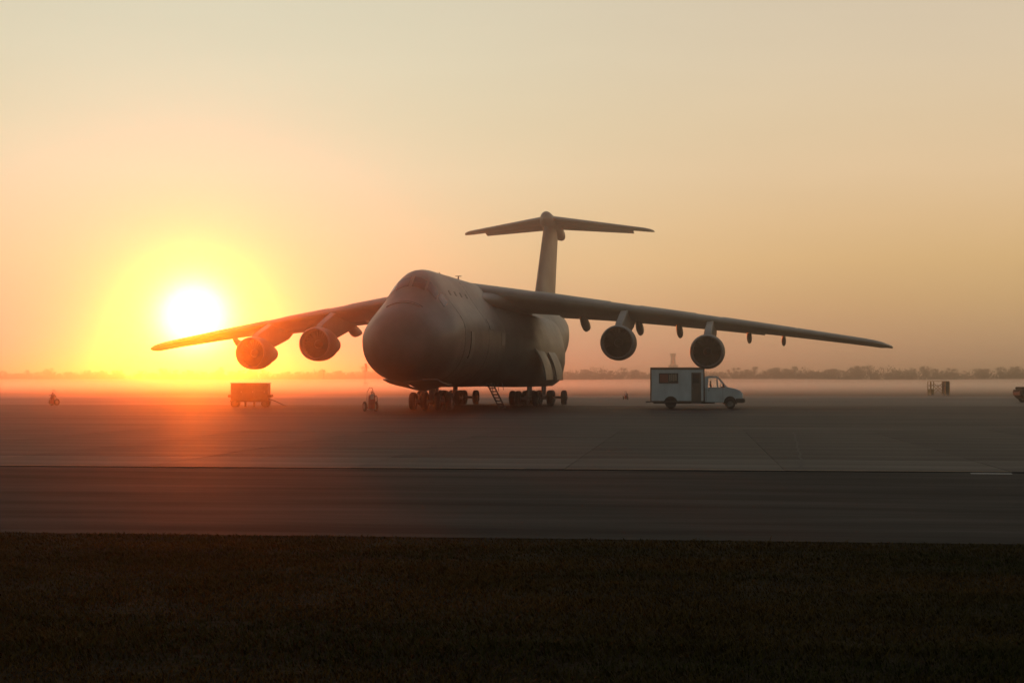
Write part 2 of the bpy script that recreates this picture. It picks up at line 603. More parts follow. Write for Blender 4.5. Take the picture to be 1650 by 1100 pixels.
for side in (1, -1):
    pod = MB().loft([pod_ring(s, side) for s in np.linspace(19.5, 51.5, 46)], True).build('gear_pod', M_PAINT, aircraft, 60)
    # wing root fillet
    fl = MB()
    rr = []
    for s in np.linspace(17.0, 40.0, 26):
        k = math.sin(math.pi * (s - 16.9) / 23.2) ** 1.3
        ring = []
        for j in range(20):
            a = 2 * math.pi * j / 20
            ring.append((side * (1.2 + (.2 + 3.3 * k) * math.cos(a)), s, 8.3 + (.15 + 1.2 * k) * math.sin(a)))
        rr.append(ring)
    fl.loft(rr, True).build('wing_root_fairing', M_PAINT, aircraft, 60)
    # open main gear doors: curved petals hanging from the pod
    for s0 in (25.6, 31.2):
        prof = []
        for t in np.linspace(0, 1, 9):
            a = R(62) * (1 - t) ** 1.2
            prof.append((5.02 + .95 * (1 - (1 - t) ** 1.9), 4.75 - 2.6 * t ** 1.1))
        inner = [(x - .13, z - .04) for x, z in prof]
        MB().prism([(side * x, z) for x, z in prof + inner[::-1]], 'Y', s0, s0 + 3.6).build('gear_door', M_PAINT2, aircraft, 40)

# ---- aerofoil lofts
AF = [(1, 0), (.9, .018), (.75, .040), (.6, .057), (.45, .066), (.3, .066), (.2, .060), (.1, .046), (.05, .034), (.02, .021), (.005, .010), (0, 0),
      (.005, -.010), (.02, -.018), (.05, -.027), (.1, -.036), (.2, -.046), (.3, -.051), (.45, -.050), (.6, -.040), (.75, -.024), (.9, -.009)]


def foil(chord, thick, twist):
    c, s = math.cos(twist), math.sin(twist)
    pts = []
    for a, b in AF:
        a, b = a * chord, b * chord * thick / .117
        pts.append((a * c + b * s, b * c - a * s))
    return pts


def wing_sec(p):
    le = 20.3 + .527 * p
    te = np.interp(p, [0, 11.5, 33.9], [34.6, 36.4, 43.0])
    z = 9.05 - .098 * p - .00062 * p * p
    th = np.interp(p, [0, 10, 33.9], [.138, .125, .112])
    tw = np.interp(p, [0, 10, 33.9], [R(3.6), R(2.4), R(.2)])
    return le, te - le, z, th, tw


def wing_ring(p, side, shrink=1.0, dz=0.0, ds=0.0):
    le, ch, z, th, tw = wing_sec(p)
    return [(side * p, le + ds + a * shrink, z + dz + b * shrink) for a, b in foil(ch, th, tw)]


for side in (1, -1):
    ps = [0, 3.5, 6, 9, 11.5, 15, 18, 21, 24, 27, 30, 32.0]
    rings = [wing_ring(p, side) for p in ps]
    for p, k in ((32.8, .93), (33.4, .80), (33.75, .62), (33.9, .40)):
        le, ch, z, th, tw = wing_sec(p)
        rings.append([(side * p, le + ch * (1 - k) + a * k, z - .02 - (1 - k) * .05 + b * k * (.75 if k < .9 else 1)) for a, b in foil(ch, th, tw)])
    wing = MB().loft(rings, True).build('wing', M_PAINT, aircraft, 35)
    # leading edge slats, slightly proud
    for pa, pb in ((5.2, 10.9), (13.2, 17.6), (19.7, 25.6), (25.8, 31.6)):
        rr = []
        for p in np.linspace(pa, pb, 4):
            le, ch, z, th, tw = wing_sec(p)
            sec = foil(ch, th * 1.06, tw)[6:17]
            rr.append([(side * p, le - .03 + a, z + b) for a, b in sec])
        MB().loft(rr, True).build('slat', M_PAINT, wing, 35)
    # trailing flaps, drooped a touch
    for pa, pb in ((5.8, 11.3), (11.6, 23.0)):
        rr = []
        for p in np.linspace(pa, pb, 4):
            le, ch, z, th, tw = wing_sec(p)
            c0 = ch * .80
            rr.append([(side * p, le + c0 * math.cos(tw) + a, z - c0 * math.sin(tw) - .06 + b) for a, b in foil(ch * .22, .11, R(9))])
        MB().loft(rr, True).build('flap', M_PAINT2, wing, 35)
    # flap track fairings
    for p, L, r in ((8.1, 6.0, .42), (12.6, 5.4, .40), (15.9, 5.0, .36), (21.7, 4.2, .30), (24.6, 3.6, .26)):
        le, ch, z, th, tw = wing_sec(p)
        s0 = le + ch * .52
        rr = []
        for t in np.linspace(0, 1, 12):
            k = max(.04, math.sin(math.pi * t ** .75) ** .7)
            zc = z - (ch * .52 + L * t) * math.sin(tw) - .35 - .62 * smooth01(0, .55, t) * (r / .4)
            rr.append([(side * (p + r * .75 * k * math.cos(a)), s0 + L * t, zc + r * 1.45 * k * math.sin(a)) for a in (2 * math.pi * j / 12 for j in range(12))])
        MB().loft(rr, True).build('flap_track_fairing', M_PAINT, wing, 50)

# ---- engines
nac = MB().lathe([(.95, 1.16), (.5, 1.13), (.2, 1.12), (.06, 1.15), (0, 1.215), (.06, 1.275), (.25, 1.33), (.7, 1.37), (1.3, 1.375), (2.1, 1.33), (2.8, 1.2), (3.05, 1.13), (2.95, 1.08), (2.2, 1.1), (.95, 1.16)], n=40)
me_nac = nac.mesh('engine_nacelle', M_PAINT, 40)
me_lip = MB().lathe([(.12, 1.128), (.055, 1.145), (-.012, 1.215), (.055, 1.283), (.12, 1.305), (.12, 1.128)], n=40).mesh('intake_lip', M_LIP, 60)
me_core = MB().lathe([(2.3, 1.0), (3.1, .97), (3.9, .9), (4.7, .76), (5.3, .62), (5.3, .5), (4.9, .5)], n=28).mesh('core_cowl', M_PAINT2, 40)
me_plug = MB().lathe([(4.8, .42), (5.3, .38), (5.9, .18), (6.1, .02)], n=20).mesh('exhaust_cone', M_STEEL, 40)
fan = MB().lathe([(1.35, 1.17), (1.35, .02)], n=40)
for k in range(26):
    a = 2 * math.pi * k / 26
    vs = []
    for r_ in (.34, .75, 1.13):
        tw = .35 + .55 * r_
        for d in (-.12, .12):
            t = a + d * math.cos(tw) / r_ * (.6 + r_ * .5)
            vs.append((r_ * math.cos(t), 1.15 + d * math.sin(tw) * 1.2, r_ * math.sin(t)))
    fan.add(vs, [(0, 1, 3, 2), (2, 3, 5, 4)])
me_fan = fan.mesh('fan', M_FAN, 30)
me_spin = MB().lathe([(.62, .02), (.68, .10), (.85, .23), (1.12, .36), (1.3, .36)], n=24).mesh('spinner', M_FAN, 60)
ENG = ((12.1, 21.6, 5.02), (18.75, 25.2, 4.38))
for side in (1, -1):
    for p, s, z in ENG:
        e = link('engine', me_nac, aircraft, (side * p, s, z))
        for nm, me in (('intake_lip', me_lip), ('core_cowl', me_core), ('exhaust_cone', me_plug), ('fan', me_fan), ('spinner', me_spin)):
            link(nm, me, e)
        le, ch, zw, th, tw = wing_sec(p)
        # pylon: swept blade from nacelle crown up to the wing's lower surface
        dl, dz = le - s, zw - z
        poly = [(.9, 1.30), (1.6, 1.62), (dl + .15, dz - .02), (dl + 1.5, dz - .36), (dl + ch * .66, dz - .75), (dl + ch * .52, dz - 1.25), (5.6, .62), (5.0, .66), (3.2, .95), (2.2, 1.2)]
        cx = sum(a for a, b in poly) / len(poly)
        cz = sum(b for a, b in poly) / len(poly)
        py = MB()
        rg = []
        for x, k in ((-.30, .93), (-.24, 1.0), (.24, 1.0), (.30, .93)):
            rg.append([(x, cx + (a - cx) * k, cz + (b - cz) * k) for a, b in poly])
        py.loft(rg, True).build('pylon', M_PAINT, e, 30)

# ---- tail
def fin_ring(z, le, ch, th):
    return [(b, le + a, z) for a, b in [(x * ch, (abs(y) ** 1.0) * math.copysign(1, y) * ch * th / .117) for x, y in AF]]


fin = MB().loft([fin_ring(z, np.interp(z, [8.8, 10, 18.6], [54.2, 56.2, 62.6]), np.interp(z, [8.8, 10, 18.6], [14.0, 12.4, 8.6]), .105) for z in (8.8, 10, 12, 14, 16, 18.6)], True).build('tail_fin', M_PAINT, aircraft, 35)
for z0, z1 in ((10.6, 14.0), (14.1, 17.6)):
    rr = []
    for z in (z0, z1):
        le, ch = np.interp(z, [10, 18.6], [56.2, 62.6]), np.interp(z, [10, 18.6], [12.4, 8.6])
        rr.append([(sx * w, le + ch * a, z) for a, w, sx in ((.72, .035 * ch + .03, 1), (1.0, .03, 1), (1.0, .03, -1), (.72, .035 * ch + .03, -1))])
    MB().loft(rr, True).build('rudder', M_PAINT2, fin, 30)
bul = MB()
rr = []
for t in np.linspace(0, 1, 24):
    s = 61.6 + 13.6 * t
    k = max(.05, min(1, (t / .10) ** .55 if t < .10 else 1) * (1 if t < .55 else (1 - ((t - .55) / .45) ** 2) ** .5 if t < .999 else .06))
    zc = np.interp(t, [0, .3, .6, 1], [18.85, 18.75, 18.45, 18.0])
    rr.append([(.70 * k * math.cos(a), s, zc + (1.02 - .25 * t) * k * math.sin(a)) for a in (2 * math.pi * j / 20 for j in range(20))])
bul.loft(rr, True).build('fin_bullet', M_PAINT, fin, 50)
for side in (1, -1):
    rr = []
    for p, k in ((0, 1), (3, 1), (7, 1), (9.6, 1), (10.2, .8), (10.47, .5)):
        le = 62.9 + .70 * p
        ch = np.interp(p, [0, 10.47], [7.6, 3.3])
        z = 19.05 - .070 * p
        rr.append([(side * p, le + ch * (1 - k) * .7 + a * k, z + b * k) for a, b in foil(ch, .105, R(-1.0))])
    tp = MB().loft(rr, True).build('tailplane', M_PAINT, aircraft, 35)
    rr = []
    for p in (.45, 8.2):
        le = 62.9 + .70 * p
        ch = np.interp(p, [0, 10.47], [7.6, 3.3])
        rr.append([(side * p, le + ch * .74 + a, 19.05 - .07 * p + .0 + b) for a, b in foil(ch * .30, .14, R(12))])
    MB().loft(rr, True).build('elevator', M_PAINT2, tp, 35)

# ---- landing gear
def tyre_mesh(r, w, name='tyre'):
    return MB().lathe([(-w * .32, r * .52), (-w * .5, r * .66), (-w * .5, r * .86), (-w * .36, r * .97), (-w * .15, r), (w * .15, r), (w * .36, r * .97), (w * .5, r * .86), (w * .5, r * .66), (w * .32, r * .52), (-w * .32, r * .52)], axis='X', n=24).mesh(name, M_RUBBER, 50)


def rim_mesh(r, w, name='rim'):
    return MB().lathe([(-w * .25, .02), (-w * .3, r * .2), (-w * .18, r * .3), (-w * .33, r * .54), (w * .33, r * .54), (w * .18, r * .3), (w * .3, r * .2), (w * .25, .02)], axis='X', n=20, caps=True).mesh(name, M_RIM, 40)


me_tyre, me_rim = tyre_mesh(.63, .44), rim_mesh(.63, .44)


def wheel(parent, loc):
    o = link('wheel', me_tyre, parent, loc)
    link('rim', me_rim, o)
    return o


WR = .63
for side in (1, -1):
    for s in (29.6, 37.0):
        p0 = side * 3.95
        g = MB()
        g.tube([(p0, s - .2, .75), (p0, s - .1, 2.6)], [.2, .24], 12)
        g.box((p0, s - .25, .70), (.34, 3.0, .34))
        g.tube([(p0 - 1.95, s + .95, WR), (p0 + 1.95, s + .95, WR)], .12, 10)
        g.tube([(p0 - .95, s - 1.35, WR), (p0 + .95, s - 1.35, WR)], .12, 10)
        g.tube([(p0, s - 1.2, .85), (p0, s - .3, 2.1)], .09, 8)
        gear = g.build('main_gear', M_STEEL, aircraft, 40)
        for dx in (-1.62, -.55, .55, 1.62):
            wheel(gear, (p0 + dx, s + .95, WR))
        for dx in (-.72, .72):
            wheel(gear, (p0 + dx, s - 1.35, WR))
g = MB()
g.tube([(0, 10.9, .75), (0, 10.7, 2.3)], [.17, .2], 12)
g.tube([(-1.5, 10.9, WR), (1.5, 10.9, WR)], .11, 10)
g.tube([(0, 10.8, 1.3), (0, 12.6, 2.0)], .08, 8)
g.tube([(-.5, 10.9, .9), (-.3, 10.8, 2.2)], .06, 8)
g.tube([(.5, 10.9, .9), (.3, 10.8, 2.2)], .06, 8)
ng = g.build('nose_gear', M_STEEL, aircraft, 40)
for dx in (-1.33, -.48, .48, 1.33):
    wheel(ng, (dx, 10.9, WR))
for side in (1, -1):   # forward nose gear doors hang a little open below the belly
    rr = []
    for s, z in ((3.2, 1.98), (4.6, 1.74), (6.2, 1.52), (8.2, 1.36), (9.0, 1.40)):
        w = 1.9 if s > 4 else 1.2
        rr.append([(side * .12, s, z), (side * w, s, z + .40 * w * w / 3.6), (side * w, s, z + .40 * w * w / 3.6 + .07), (side * .12, s, z + .07)])
    MB().loft(rr, True).build('nose_gear_door', M_PAINT2, aircraft, 30)
# crew ladder under the port flank
ld = MB()
for dx in (-.22, .22):
    ld.tube([(3.05 + dx, 17.0, 1.9), (4.0 + dx, 17.0, .03)], .06, 6)
for t in np.linspace(.08, .95, 8):
    x, z = 3.05 + .95 * t, 1.9 - 1.87 * t
    ld.box((x, 17, z), (.44, .30, .09))
ld.build('crew_ladder', M_VANDARK, aircraft, 40)
for k, (p, s) in enumerate(((2.5, 20.5), (2.9, 20.8), (3.2, 21.2))):
    MB().tube([(p, s, 1.95), (p + .12, s, 1.15 + .1 * k)], .03, 6).build('drain_mast', M_STEEL, aircraft, 40)

# ------------------------------------------------------------------ box-bodied van
van = thing('box_van', 'white box-bodied van with side door, parked under the outer engine', 'van', (10.4, 117.6, 0), R(-6.5))
# local x forward along the van (to the right), y away from the camera, z up
BW = 2.2
bx = MB().bbox((2.02, BW / 2, 1.79), (4.0, BW, 2.55), .06).build('box_body', M_VAN, van, 30)
tr = MB()
tr.box((2.02, -.005, 3.0), (4.06, .05, .17))
tr.box((.03, -.005, 1.76), (.09, .05, 2.42))
tr.box((4.0, -.005, 1.76), (.09, .05, 2.42))
tr.box((2.02, -.005, .53), (4.06, .05, .10))
tr.build('edge_trim', M_TRIM, bx, 20)
w = MB()
for a, b in (((.66, 2.02), (2.02, 2.02)),):
    w.box((1.36, -.02, 2.62), (1.44, .05, .07)).box((1.36, -.02, 1.93), (1.44, .05, .07)).box((.675, -.02, 2.275), (.07, .05, .62)).box((2.045, -.02, 2.275), (.07, .05, .62)).box((1.36, -.02, 2.275), (.06, .05, .62))
win = w.build('side_window', M_VANDARK, bx, 20)
MB().box((1.02, -.008, 2.275), (.62, .02, .62)).build('pane', M_BLIND, win, 0)
MB().box((1.70, -.008, 2.275), (.62, .02, .62)).build('pane', M_GLASS, win, 0)
me_bl = MB().box((0, 0, 0), (.05, .012, .5)).mesh('blind_slat', M_CREAM, 0)
for k in range(4):
    link('blind_slat', me_bl, win, (1.46 + k * .15, -.026, 2.30 + .03 * (k % 2)))
dr = MB().box((3.42, -.012, 1.62), (.72, .05, 2.16)).build('side_door', M_DOOR, bx, 20)
MB().box((3.42, -.045, 2.25), (.50, .02, .70)).build('pane', M_GLASS, dr, 0)
MB().box((3.15, -.06, 1.5), (.05, .06, .16)).build('handle', M_STEEL, dr, 0)
MB().box((3.42, -.14, .42), (.75, .26, .04)).build('step', M_STEEL, van, 0)
MB().box((-.18, BW / 2, .50), (.36, 1.9, .10)).build('rear_step', M_VANDARK, van, 0)
# cab: side profile in x-z
low = [(4.05, .50), (4.05, 1.58), (5.58, 1.60), (5.72, 1.62), (6.35, 1.50), (6.72, 1.34), (6.86, 1.12), (6.90, .82), (6.88, .58), (6.62, .46), (6.42, .46),
       (6.36, .70), (6.18, .88), (5.94, .95), (5.70, .88), (5.52, .70), (5.46, .46)]
cab = MB()
CW0, CW1 = .12, 2.08
rg = []
for y, k in ((CW0, .97), (CW0 + .07, 1.0), (CW1 - .07, 1.0), (CW1, .97)):
    rg.append([(5.4 + (a - 5.4) * k, y, 1.05 + (b - 1.05) * k) for a, b in low])
cabo = cab.loft(rg, True).build('cab_body', M_VAN, van, 35)
up = MB()   # greenhouse: roof, pillars
up.prism([(4.05, 2.30), (5.02, 2.33), (5.10, 2.36), (4.95, 2.44), (4.06, 2.43)], 'Y', .26, 1.94)
for y0 in (.20, 1.90):
    up.prism([(4.05, 1.56), (4.28, 1.56), (4.34, 2.34), (4.05, 2.34)], 'Y', y0, y0 + .09)
    up.prism([(5.60, 1.58), (5.74, 1.60), (5.10, 2.37), (4.98, 2.34)], 'Y', y0, y0 + .09)
    up.prism([(4.98, 1.58), (5.06, 1.58), (5.00, 2.33), (4.94, 2.33)], 'Y', y0 + .01, y0 + .05)
up.build('cab_roof', M_VAN, cabo, 30)
MB().prism([(4.27, 1.58), (5.60, 1.58), (5.02, 2.32), (4.33, 2.32)], 'Y', .235, .245).build('cab_window', M_CLEAR, cabo, 0)
MB().prism([(4.27, 1.58), (5.60, 1.58), (5.02, 2.32), (4.33, 2.32)], 'Y', 1.945, 1.955).build('cab_window', M_CLEAR, cabo, 0)
MB().prism([(5.69, 1.62), (5.71, 1.62), (5.08, 2.36), (5.06, 2.36)], 'Y', .30, 1.89).build('windscreen', M_CLEAR, cabo, 0)
for y0 in (.45, 1.25):
    s_ = MB().box((4.55, y0 + .25, 1.50), (.12, .5, .75), Matrix.Rotation(R(-10), 3, 'Y'))
    s_.box((4.50, y0 + .25, 1.98), (.09, .28, .22)).build('seat', M_SEAT, cabo, 30)
MB().box((5.45, 1.1, 1.60), (.35, 1.6, .10)).build('dashboard', M_SEAT, cabo, 0)
MB().tube([(5.28, 1.5 + .19 * math.cos(a), 1.68 + .19 * math.sin(a)) for a in np.linspace(0, 2 * math.pi, 17)], .018, 6).build('steering_wheel', M_SEAT, cabo, 40)
cg = MB()
for x in (4.18, 5.40):
    cg.box((x, .118, 1.05), (.014, .02, .95))
cg.box((4.79, .118, 1.52), (1.2, .02, .014))
cg.build('door_gap', M_SEAM, cabo, 0)
MB().box((4.34, .10, 1.36), (.14, .04, .04)).build('handle', M_VANDARK, cabo, 0)
mr = MB().bbox((5.42, -.02, 1.72), (.10, .20, .26), .03)
mr.tube([(5.46, .05, 1.66), (5.46, .14, 1.60)], .02, 6)
mr.build('wing_mirror', M_VANDARK, van, 30)
bp_ = MB().bbox((6.93, BW / 2, .62), (.22, 2.04, .30), .05)
bp_.bbox((6.66, .13, .60), (.60, .10, .34), .03).bbox((6.66, BW - .13, .60), (.60, .10, .34), .03)
bp_.build('bumper', M_VANDARK, van, 30)
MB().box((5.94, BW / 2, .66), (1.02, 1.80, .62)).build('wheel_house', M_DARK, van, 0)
MB().bbox((6.86, BW / 2, .98), (.06, 1.3, .30), .03).build('grille', M_VANDARK, van, 30)
for y0 in (.34, 1.86):
    MB().bbox((6.84, y0, 1.05), (.10, .26, .24), .04).build('headlight', M_CLEAR, van, 30)
MB().box((2.5, BW / 2, .44), (4.6, .9, .14)).build('chassis', M_VANDARK, van, 0)
me_vt = MB().lathe([(-.06, .20), (-.11, .26), (-.11, .33), (-.07, .385), (.07, .385), (.11, .33), (.11, .26), (.06, .20), (-.06, .20)], axis='Y', n=24).mesh('tyre', M_RUBBER, 50)
me_vr = MB().lathe([(-.09, .03), (-.07, .08), (-.03, .10), (-.08, .21), (.06, .21), (.06, .02)], axis='Y', n=20, caps=True).mesh('rim', M_RIM, 40)
for x in (1.52, 5.94):
    for y in (.20, 2.0):
        o = link('wheel', me_vt, van, (x, y, .385))
        link('rim', me_vr, o)
ar = MB()
ar.tube([(1.52 + .47 * math.cos(a), -.02, .42 + .47 * math.sin(a)) for a in np.linspace(0, math.pi, 15)], .05, 6)
ar.build('wheel_arch', M_VANDARK, bx, 40)
MB().lathe([(-.01, .43), (.01, .43)], (1.52, -.006, .44), 'Y', 24, True).build('wheel_well', M_DARK, bx, 0)

# ------------------------------------------------------------------ generator trailer by the starboard wing
gen = thing('generator_trailer', 'boxy ground power trailer on small wheels below the outer engine near the sun', 'trailer', (-21.0, 125.0, 0), 0)
MB().bbox((0, .8, 1.17), (2.95, 1.6, 1.36), .05).build('housing', M_GEN, gen, 30)
MB().bbox((0, .8, 1.88), (3.02, 1.66, .07), .02).build('lid', M_GEN, gen, 30)
MB().box((0, .8, .45), (3.1, 1.2, .12)).build('chassis', M_VANDARK, gen, 0)
pn = MB()
for k in (-1, 0, 1):
    pn = MB().box((k * .92, -.012, 1.2), (.84, .03, 1.1)).build('access_panel', M_GEN, gen, 0)
    MB().box((k * .92 + .3, -.04, 1.2), (.06, .04, .12)).build('latch', M_STEEL, pn, 0)
for x in (-1.62, 1.62):
    MB().bbox((x, .8, .86), (.26, 1.0, .22), .04).build('end_box', M_GEN, gen, 30)
me_gt = MB().lathe([(-.10, .14), (-.10, .22), (-.05, .27), (.05, .27), (.10, .22), (.10, .14), (-.10, .14)], axis='Y', n=18).mesh('tyre', M_RUBBER, 50)
me_gr = MB().lathe([(-.06, .02), (-.05, .15), (.05, .15), (.06, .02)], axis='Y', n=14, caps=True).mesh('rim', M_RIM, 40)
for x in (-1.22, 1.22):
    for y in (.1, 1.5):
        o = link('wheel', me_gt, gen, (x, y, .27))
        link('rim', me_gr, o)
me_gr.materials[0] = M_VANDARK
for x in (-.32, .38):
    MB().tube([(x, .25, .5), (x, .25, .02)], [.09, .09], 8).box((x, .25, .03), (.26, .26, .05)).build('support_leg', M_VANDARK, gen, 30)
MB().tube([(1.5, .8, .62), (2.1, .6, .42), (2.7, .4, .14), (2.95, .35, .08)], .035, 6).tube([(1.5, 1.0, .62), (2.1, .75, .42), (2.7, .42, .14)], .03, 6).build('tow_bar', M_VANDARK, gen, 40)

# ------------------------------------------------------------------ wheeled fire extinguishers
def extinguisher(name, label, loc, rz, k=1.0, bottle=M_RED):
    t = thing(name, label, 'fire extinguisher', loc, rz, 'wheeled fire extinguishers on the apron')
    t.scale = (k, k, k)
    MB().lathe([(.16, .02), (.17, .16), (.22, .23), (.95, .23), (1.06, .19), (1.14, .09), (1.16, .05), (1.22, .05)], axis='Z', n=20, caps=True).build('bottle', bottle, t, 50)
    MB().tube([(0, 0, 1.2), (0, 0, 1.34)], .045, 8).tube([(-.09, 0, 1.29), (.09, 0, 1.29)], .02, 6).build('valve', M_STEEL, t, 40)
    fr = MB()
    for dx in (-.22, .22):
        fr.tube([(dx * 1.2, .20, .26), (dx * 1.15, .26, .8), (dx, .24, 1.25), (dx * .45, .16, 1.56)], .022, 6)
    fr.tube([(-.10, .16, 1.56), (.10, .16, 1.56)], .022, 6)
    fr.tube([(-.42, .22, .34), (.42, .22, .34)], .025, 6)
    fr.box((0, 0, .14), (.46, .5, .05)).tube([(0, -.25, .14), (0, -.25, .01)], .03, 6)
    fr.build('handle_frame', M_STEEL, t, 40)
    hs = [(.30 + .17 * math.cos(a) * 0 + .03 * q, .0 + .21 * math.cos(a), .78 + .26 * math.sin(a)) for q, a in zip(np.linspace(0, 1, 40), np.linspace(0, 6 * math.pi, 40))]
    MB().tube([(.03, 0, 1.28), (.2, 0, 1.2)] + hs, .022, 6).build('hose', M_RUBBER, t, 40)
    MB().bbox((-.05, -.245, .98), (.26, .03, .34), .01).build('label_plate', M_WHITE, t, 20)
    tm = MB().lathe([(-.05, .2), (-.06, .28), (-.03, .34), (.03, .34), (.06, .28), (.05, .2), (-.05, .2)], axis='X', n=22).mesh('tyre', M_RUBBER, 50)
    rm = MB().lathe([(-.03, .02), (-.04, .21), (.04, .21), (.03, .02)], axis='X', n=16, caps=True).mesh('rim', M_RIM, 40)
    for dx in (-.40, .40):
        o = link('wheel', tm, t, (dx, .22, .34))
        link('rim', rm, o)
    return t


extinguisher('fire_extinguisher_cart', 'upright wheeled fire extinguisher with white plate, standing in front of the aircraft nose', (-9.55, 106.5, 0), R(28), 1.03)
extinguisher('fire_extinguisher_cart', 'wheeled fire extinguisher standing alone far from the aircraft, beyond the starboard wing tip', (-38.9, 132.5, .0), R(-35), .84)
extinguisher('fire_extinguisher_cart', 'small wheeled fire extinguisher on the far apron between the landing gear and the van', (12.5, 172.0, 0), R(10), .62)

# ------------------------------------------------------------------ maintenance stand
st = thing('maintenance_stand', 'faded yellow maintenance stand with crossed braces on the far apron', 'work stand', (58.6, 215.0, 0), R(6))
for x in (-1.3, -.95, .75, 1.3):
    for y in (-.6, .6):
        MB().box((x, y, 1.0), (.09, .09, 1.9)).build('post', M_STAND, st, 0)
for y in (-.6, .6):
    MB().tube([(-.95, y, .25), (.75, y, 1.75)], .035, 6).build('brace', M_STAND, st, 40)
    MB().tube([(-.95, y, 1.75), (.75, y, .25)], .035, 6).build('brace', M_STAND, st, 40)
MB().bbox((0, 0, 1.42), (2.7, 1.3, .08), .02).build('platform', M_STEEL, st, 20)
MB().bbox((1.02, -.02, 1.15), (.52, 1.1, 1.75), .03).build('cabinet', M_GEN, st, 20)
MB().bbox((-1.12, 0, .55), (.30, 1.1, .8), .03).build('battery_box', M_STAND, st, 20)
for y in (-.62, .62):
    MB().tube([(-1.3, y, 2.0), (1.3, y, 2.0)], .03, 6).build('rail', M_STAND, st, 40)
for x in (-1.1, 1.1):
    for y in (-.6, .6):
        o = link('wheel', me_gt, st, (x, y, .16))
        o.scale = (.6, .6, .6)

# ------------------------------------------------------------------ tow tractor at the right
tt = thing('tow_tractor', 'low dark olive tow tractor standing on the apron to the right of the van', 'tractor', (48.9, 150.5, 0), R(4))
MB().loft([[(x, y, z) for x, z in ((.05, .95), (.28, .50), (.5, .34), (4.6, .34), (4.8, .55), (4.8, 1.2), (2.6, 1.28), (2.5, 1.22), (.4, 1.22), (.12, 1.2))] for y in (0, 2.1)], True).build('hull', M_OLIVE, tt, 20)
MB().bbox((.9, 1.05, 1.36), (1.35, 1.7, .26), .05).build('engine_cover', M_OLIVE, tt, 30)
MB().bbox((.05, 1.05, .85), (.10, 1.7, .34), .03).build('bumper', M_VANDARK, tt, 30)
for y in (.35, 1.75):
    MB().lathe([(-.04, .02), (-.05, .11), (.02, .12)], (.06, y, 1.12), 'X', 14, True).build('headlight', M_GLASS, tt, 40)
cb = MB()
for x in (2.7, 4.0):
    for y in (.2, 1.9):
        cb.box((x, y, 1.62), (.08, .08, .75))
cb.box((3.35, 1.05, 2.0), (1.5, 1.9, .07))
cb.build('cab_frame', M_OLIVE, tt, 0)
MB().bbox((3.5, 1.05, 1.45), (.5, 1.2, .4), .05).build('seat', M_SEAT, tt, 30)
me_tt = MB().lathe([(-.16, .24), (-.16, .36), (-.1, .43), (.1, .43), (.16, .36), (.16, .24), (-.16, .24)], axis='Y', n=22).mesh('tyre', M_RUBBER, 50)
me_tr = MB().lathe([(-.12, .02), (-.1, .25), (.1, .25), (.12, .02)], axis='Y', n=16, caps=True).mesh('rim', M_RIM, 40)
for x in (1.05, 3.9):
    for y in (-.06, 2.16):
        o = link('wheel', me_tt, tt, (x, y, .43))
        link('rim', me_tr, o)

# ------------------------------------------------------------------ far masts and tower
ws = thing('windsock_mast', 'thin mast with a limp wind cone in the haze left of the aircraft nose', 'mast', (-46.5, 495, 0), 0)
MB().tube([(0, 0, 0), (0, 0, 7.6)], [.13, .07], 8).build('pole', M_STEEL, ws, 40)
MB().tube([(.1, 0, 7.4), (.35, 0, 7.0), (.45, 0, 6.1), (.46, 0, 5.0)], [.42, .38, .30, .2], 10).build('wind_cone', M_STAND, ws, 40)
MB().tube([(.1 + .45 * math.cos(a), .45 * math.sin(a), 7.45) for a in np.linspace(0, 2 * math.pi, 13)], .04, 6).build('hoop', M_STEEL, ws, 40)
MB().bbox((.2, 0, .8), (1.3, .9, 1.5), .05).build('base_cabinet', M_CONC, ws, 30)
pl = thing('light_pole', 'short dark pole with a lamp head in the haze below the inner starboard engine', 'pole', (-77.0, 640, 0), 0)
MB().tube([(0, 0, 0), (0, 0, 6.0)], [.20, .14], 8).build('post', M_STEEL, pl, 40)
MB().bbox((.1, 0, 6.15), (.9, .5, .3), .05).build('lamp_head', M_STEEL, pl, 30)
tw = thing('control_tower', 'pale control tower with wide glazed cab rising above the treeline behind the van', 'tower', (103.0 * 1.06, 1060, 0), 0)
MB().prism([(-3.0, -3.0), (3.0, -3.0), (3.0, 3.0), (-3.0, 3.0)], 'Z', 0, 12.6).build('base_block', M_CONC, tw, 0)
MB().lathe([(12.6, 2.2), (13.6, 1.75), (18.0, 1.55)], axis='Z', n=8, caps=True).build('shaft', M_CONC, tw, 20)
MB().lathe([(18.0, 1.6), (18.2, 2.0), (18.4, 2.0)], axis='Z', n=8, caps=True).build('gallery', M_CONC, tw, 20)
MB().lathe([(18.4, 1.75), (20.2, 2.05)], axis='Z', n=8, caps=True).build('cab_glazing', M_GLASS, tw, 20)
MB().lathe([(20.2, 2.2), (20.45, 2.2), (20.6, .6)], axis='Z', n=8, caps=True).build('roof', M_CONC, tw, 20)

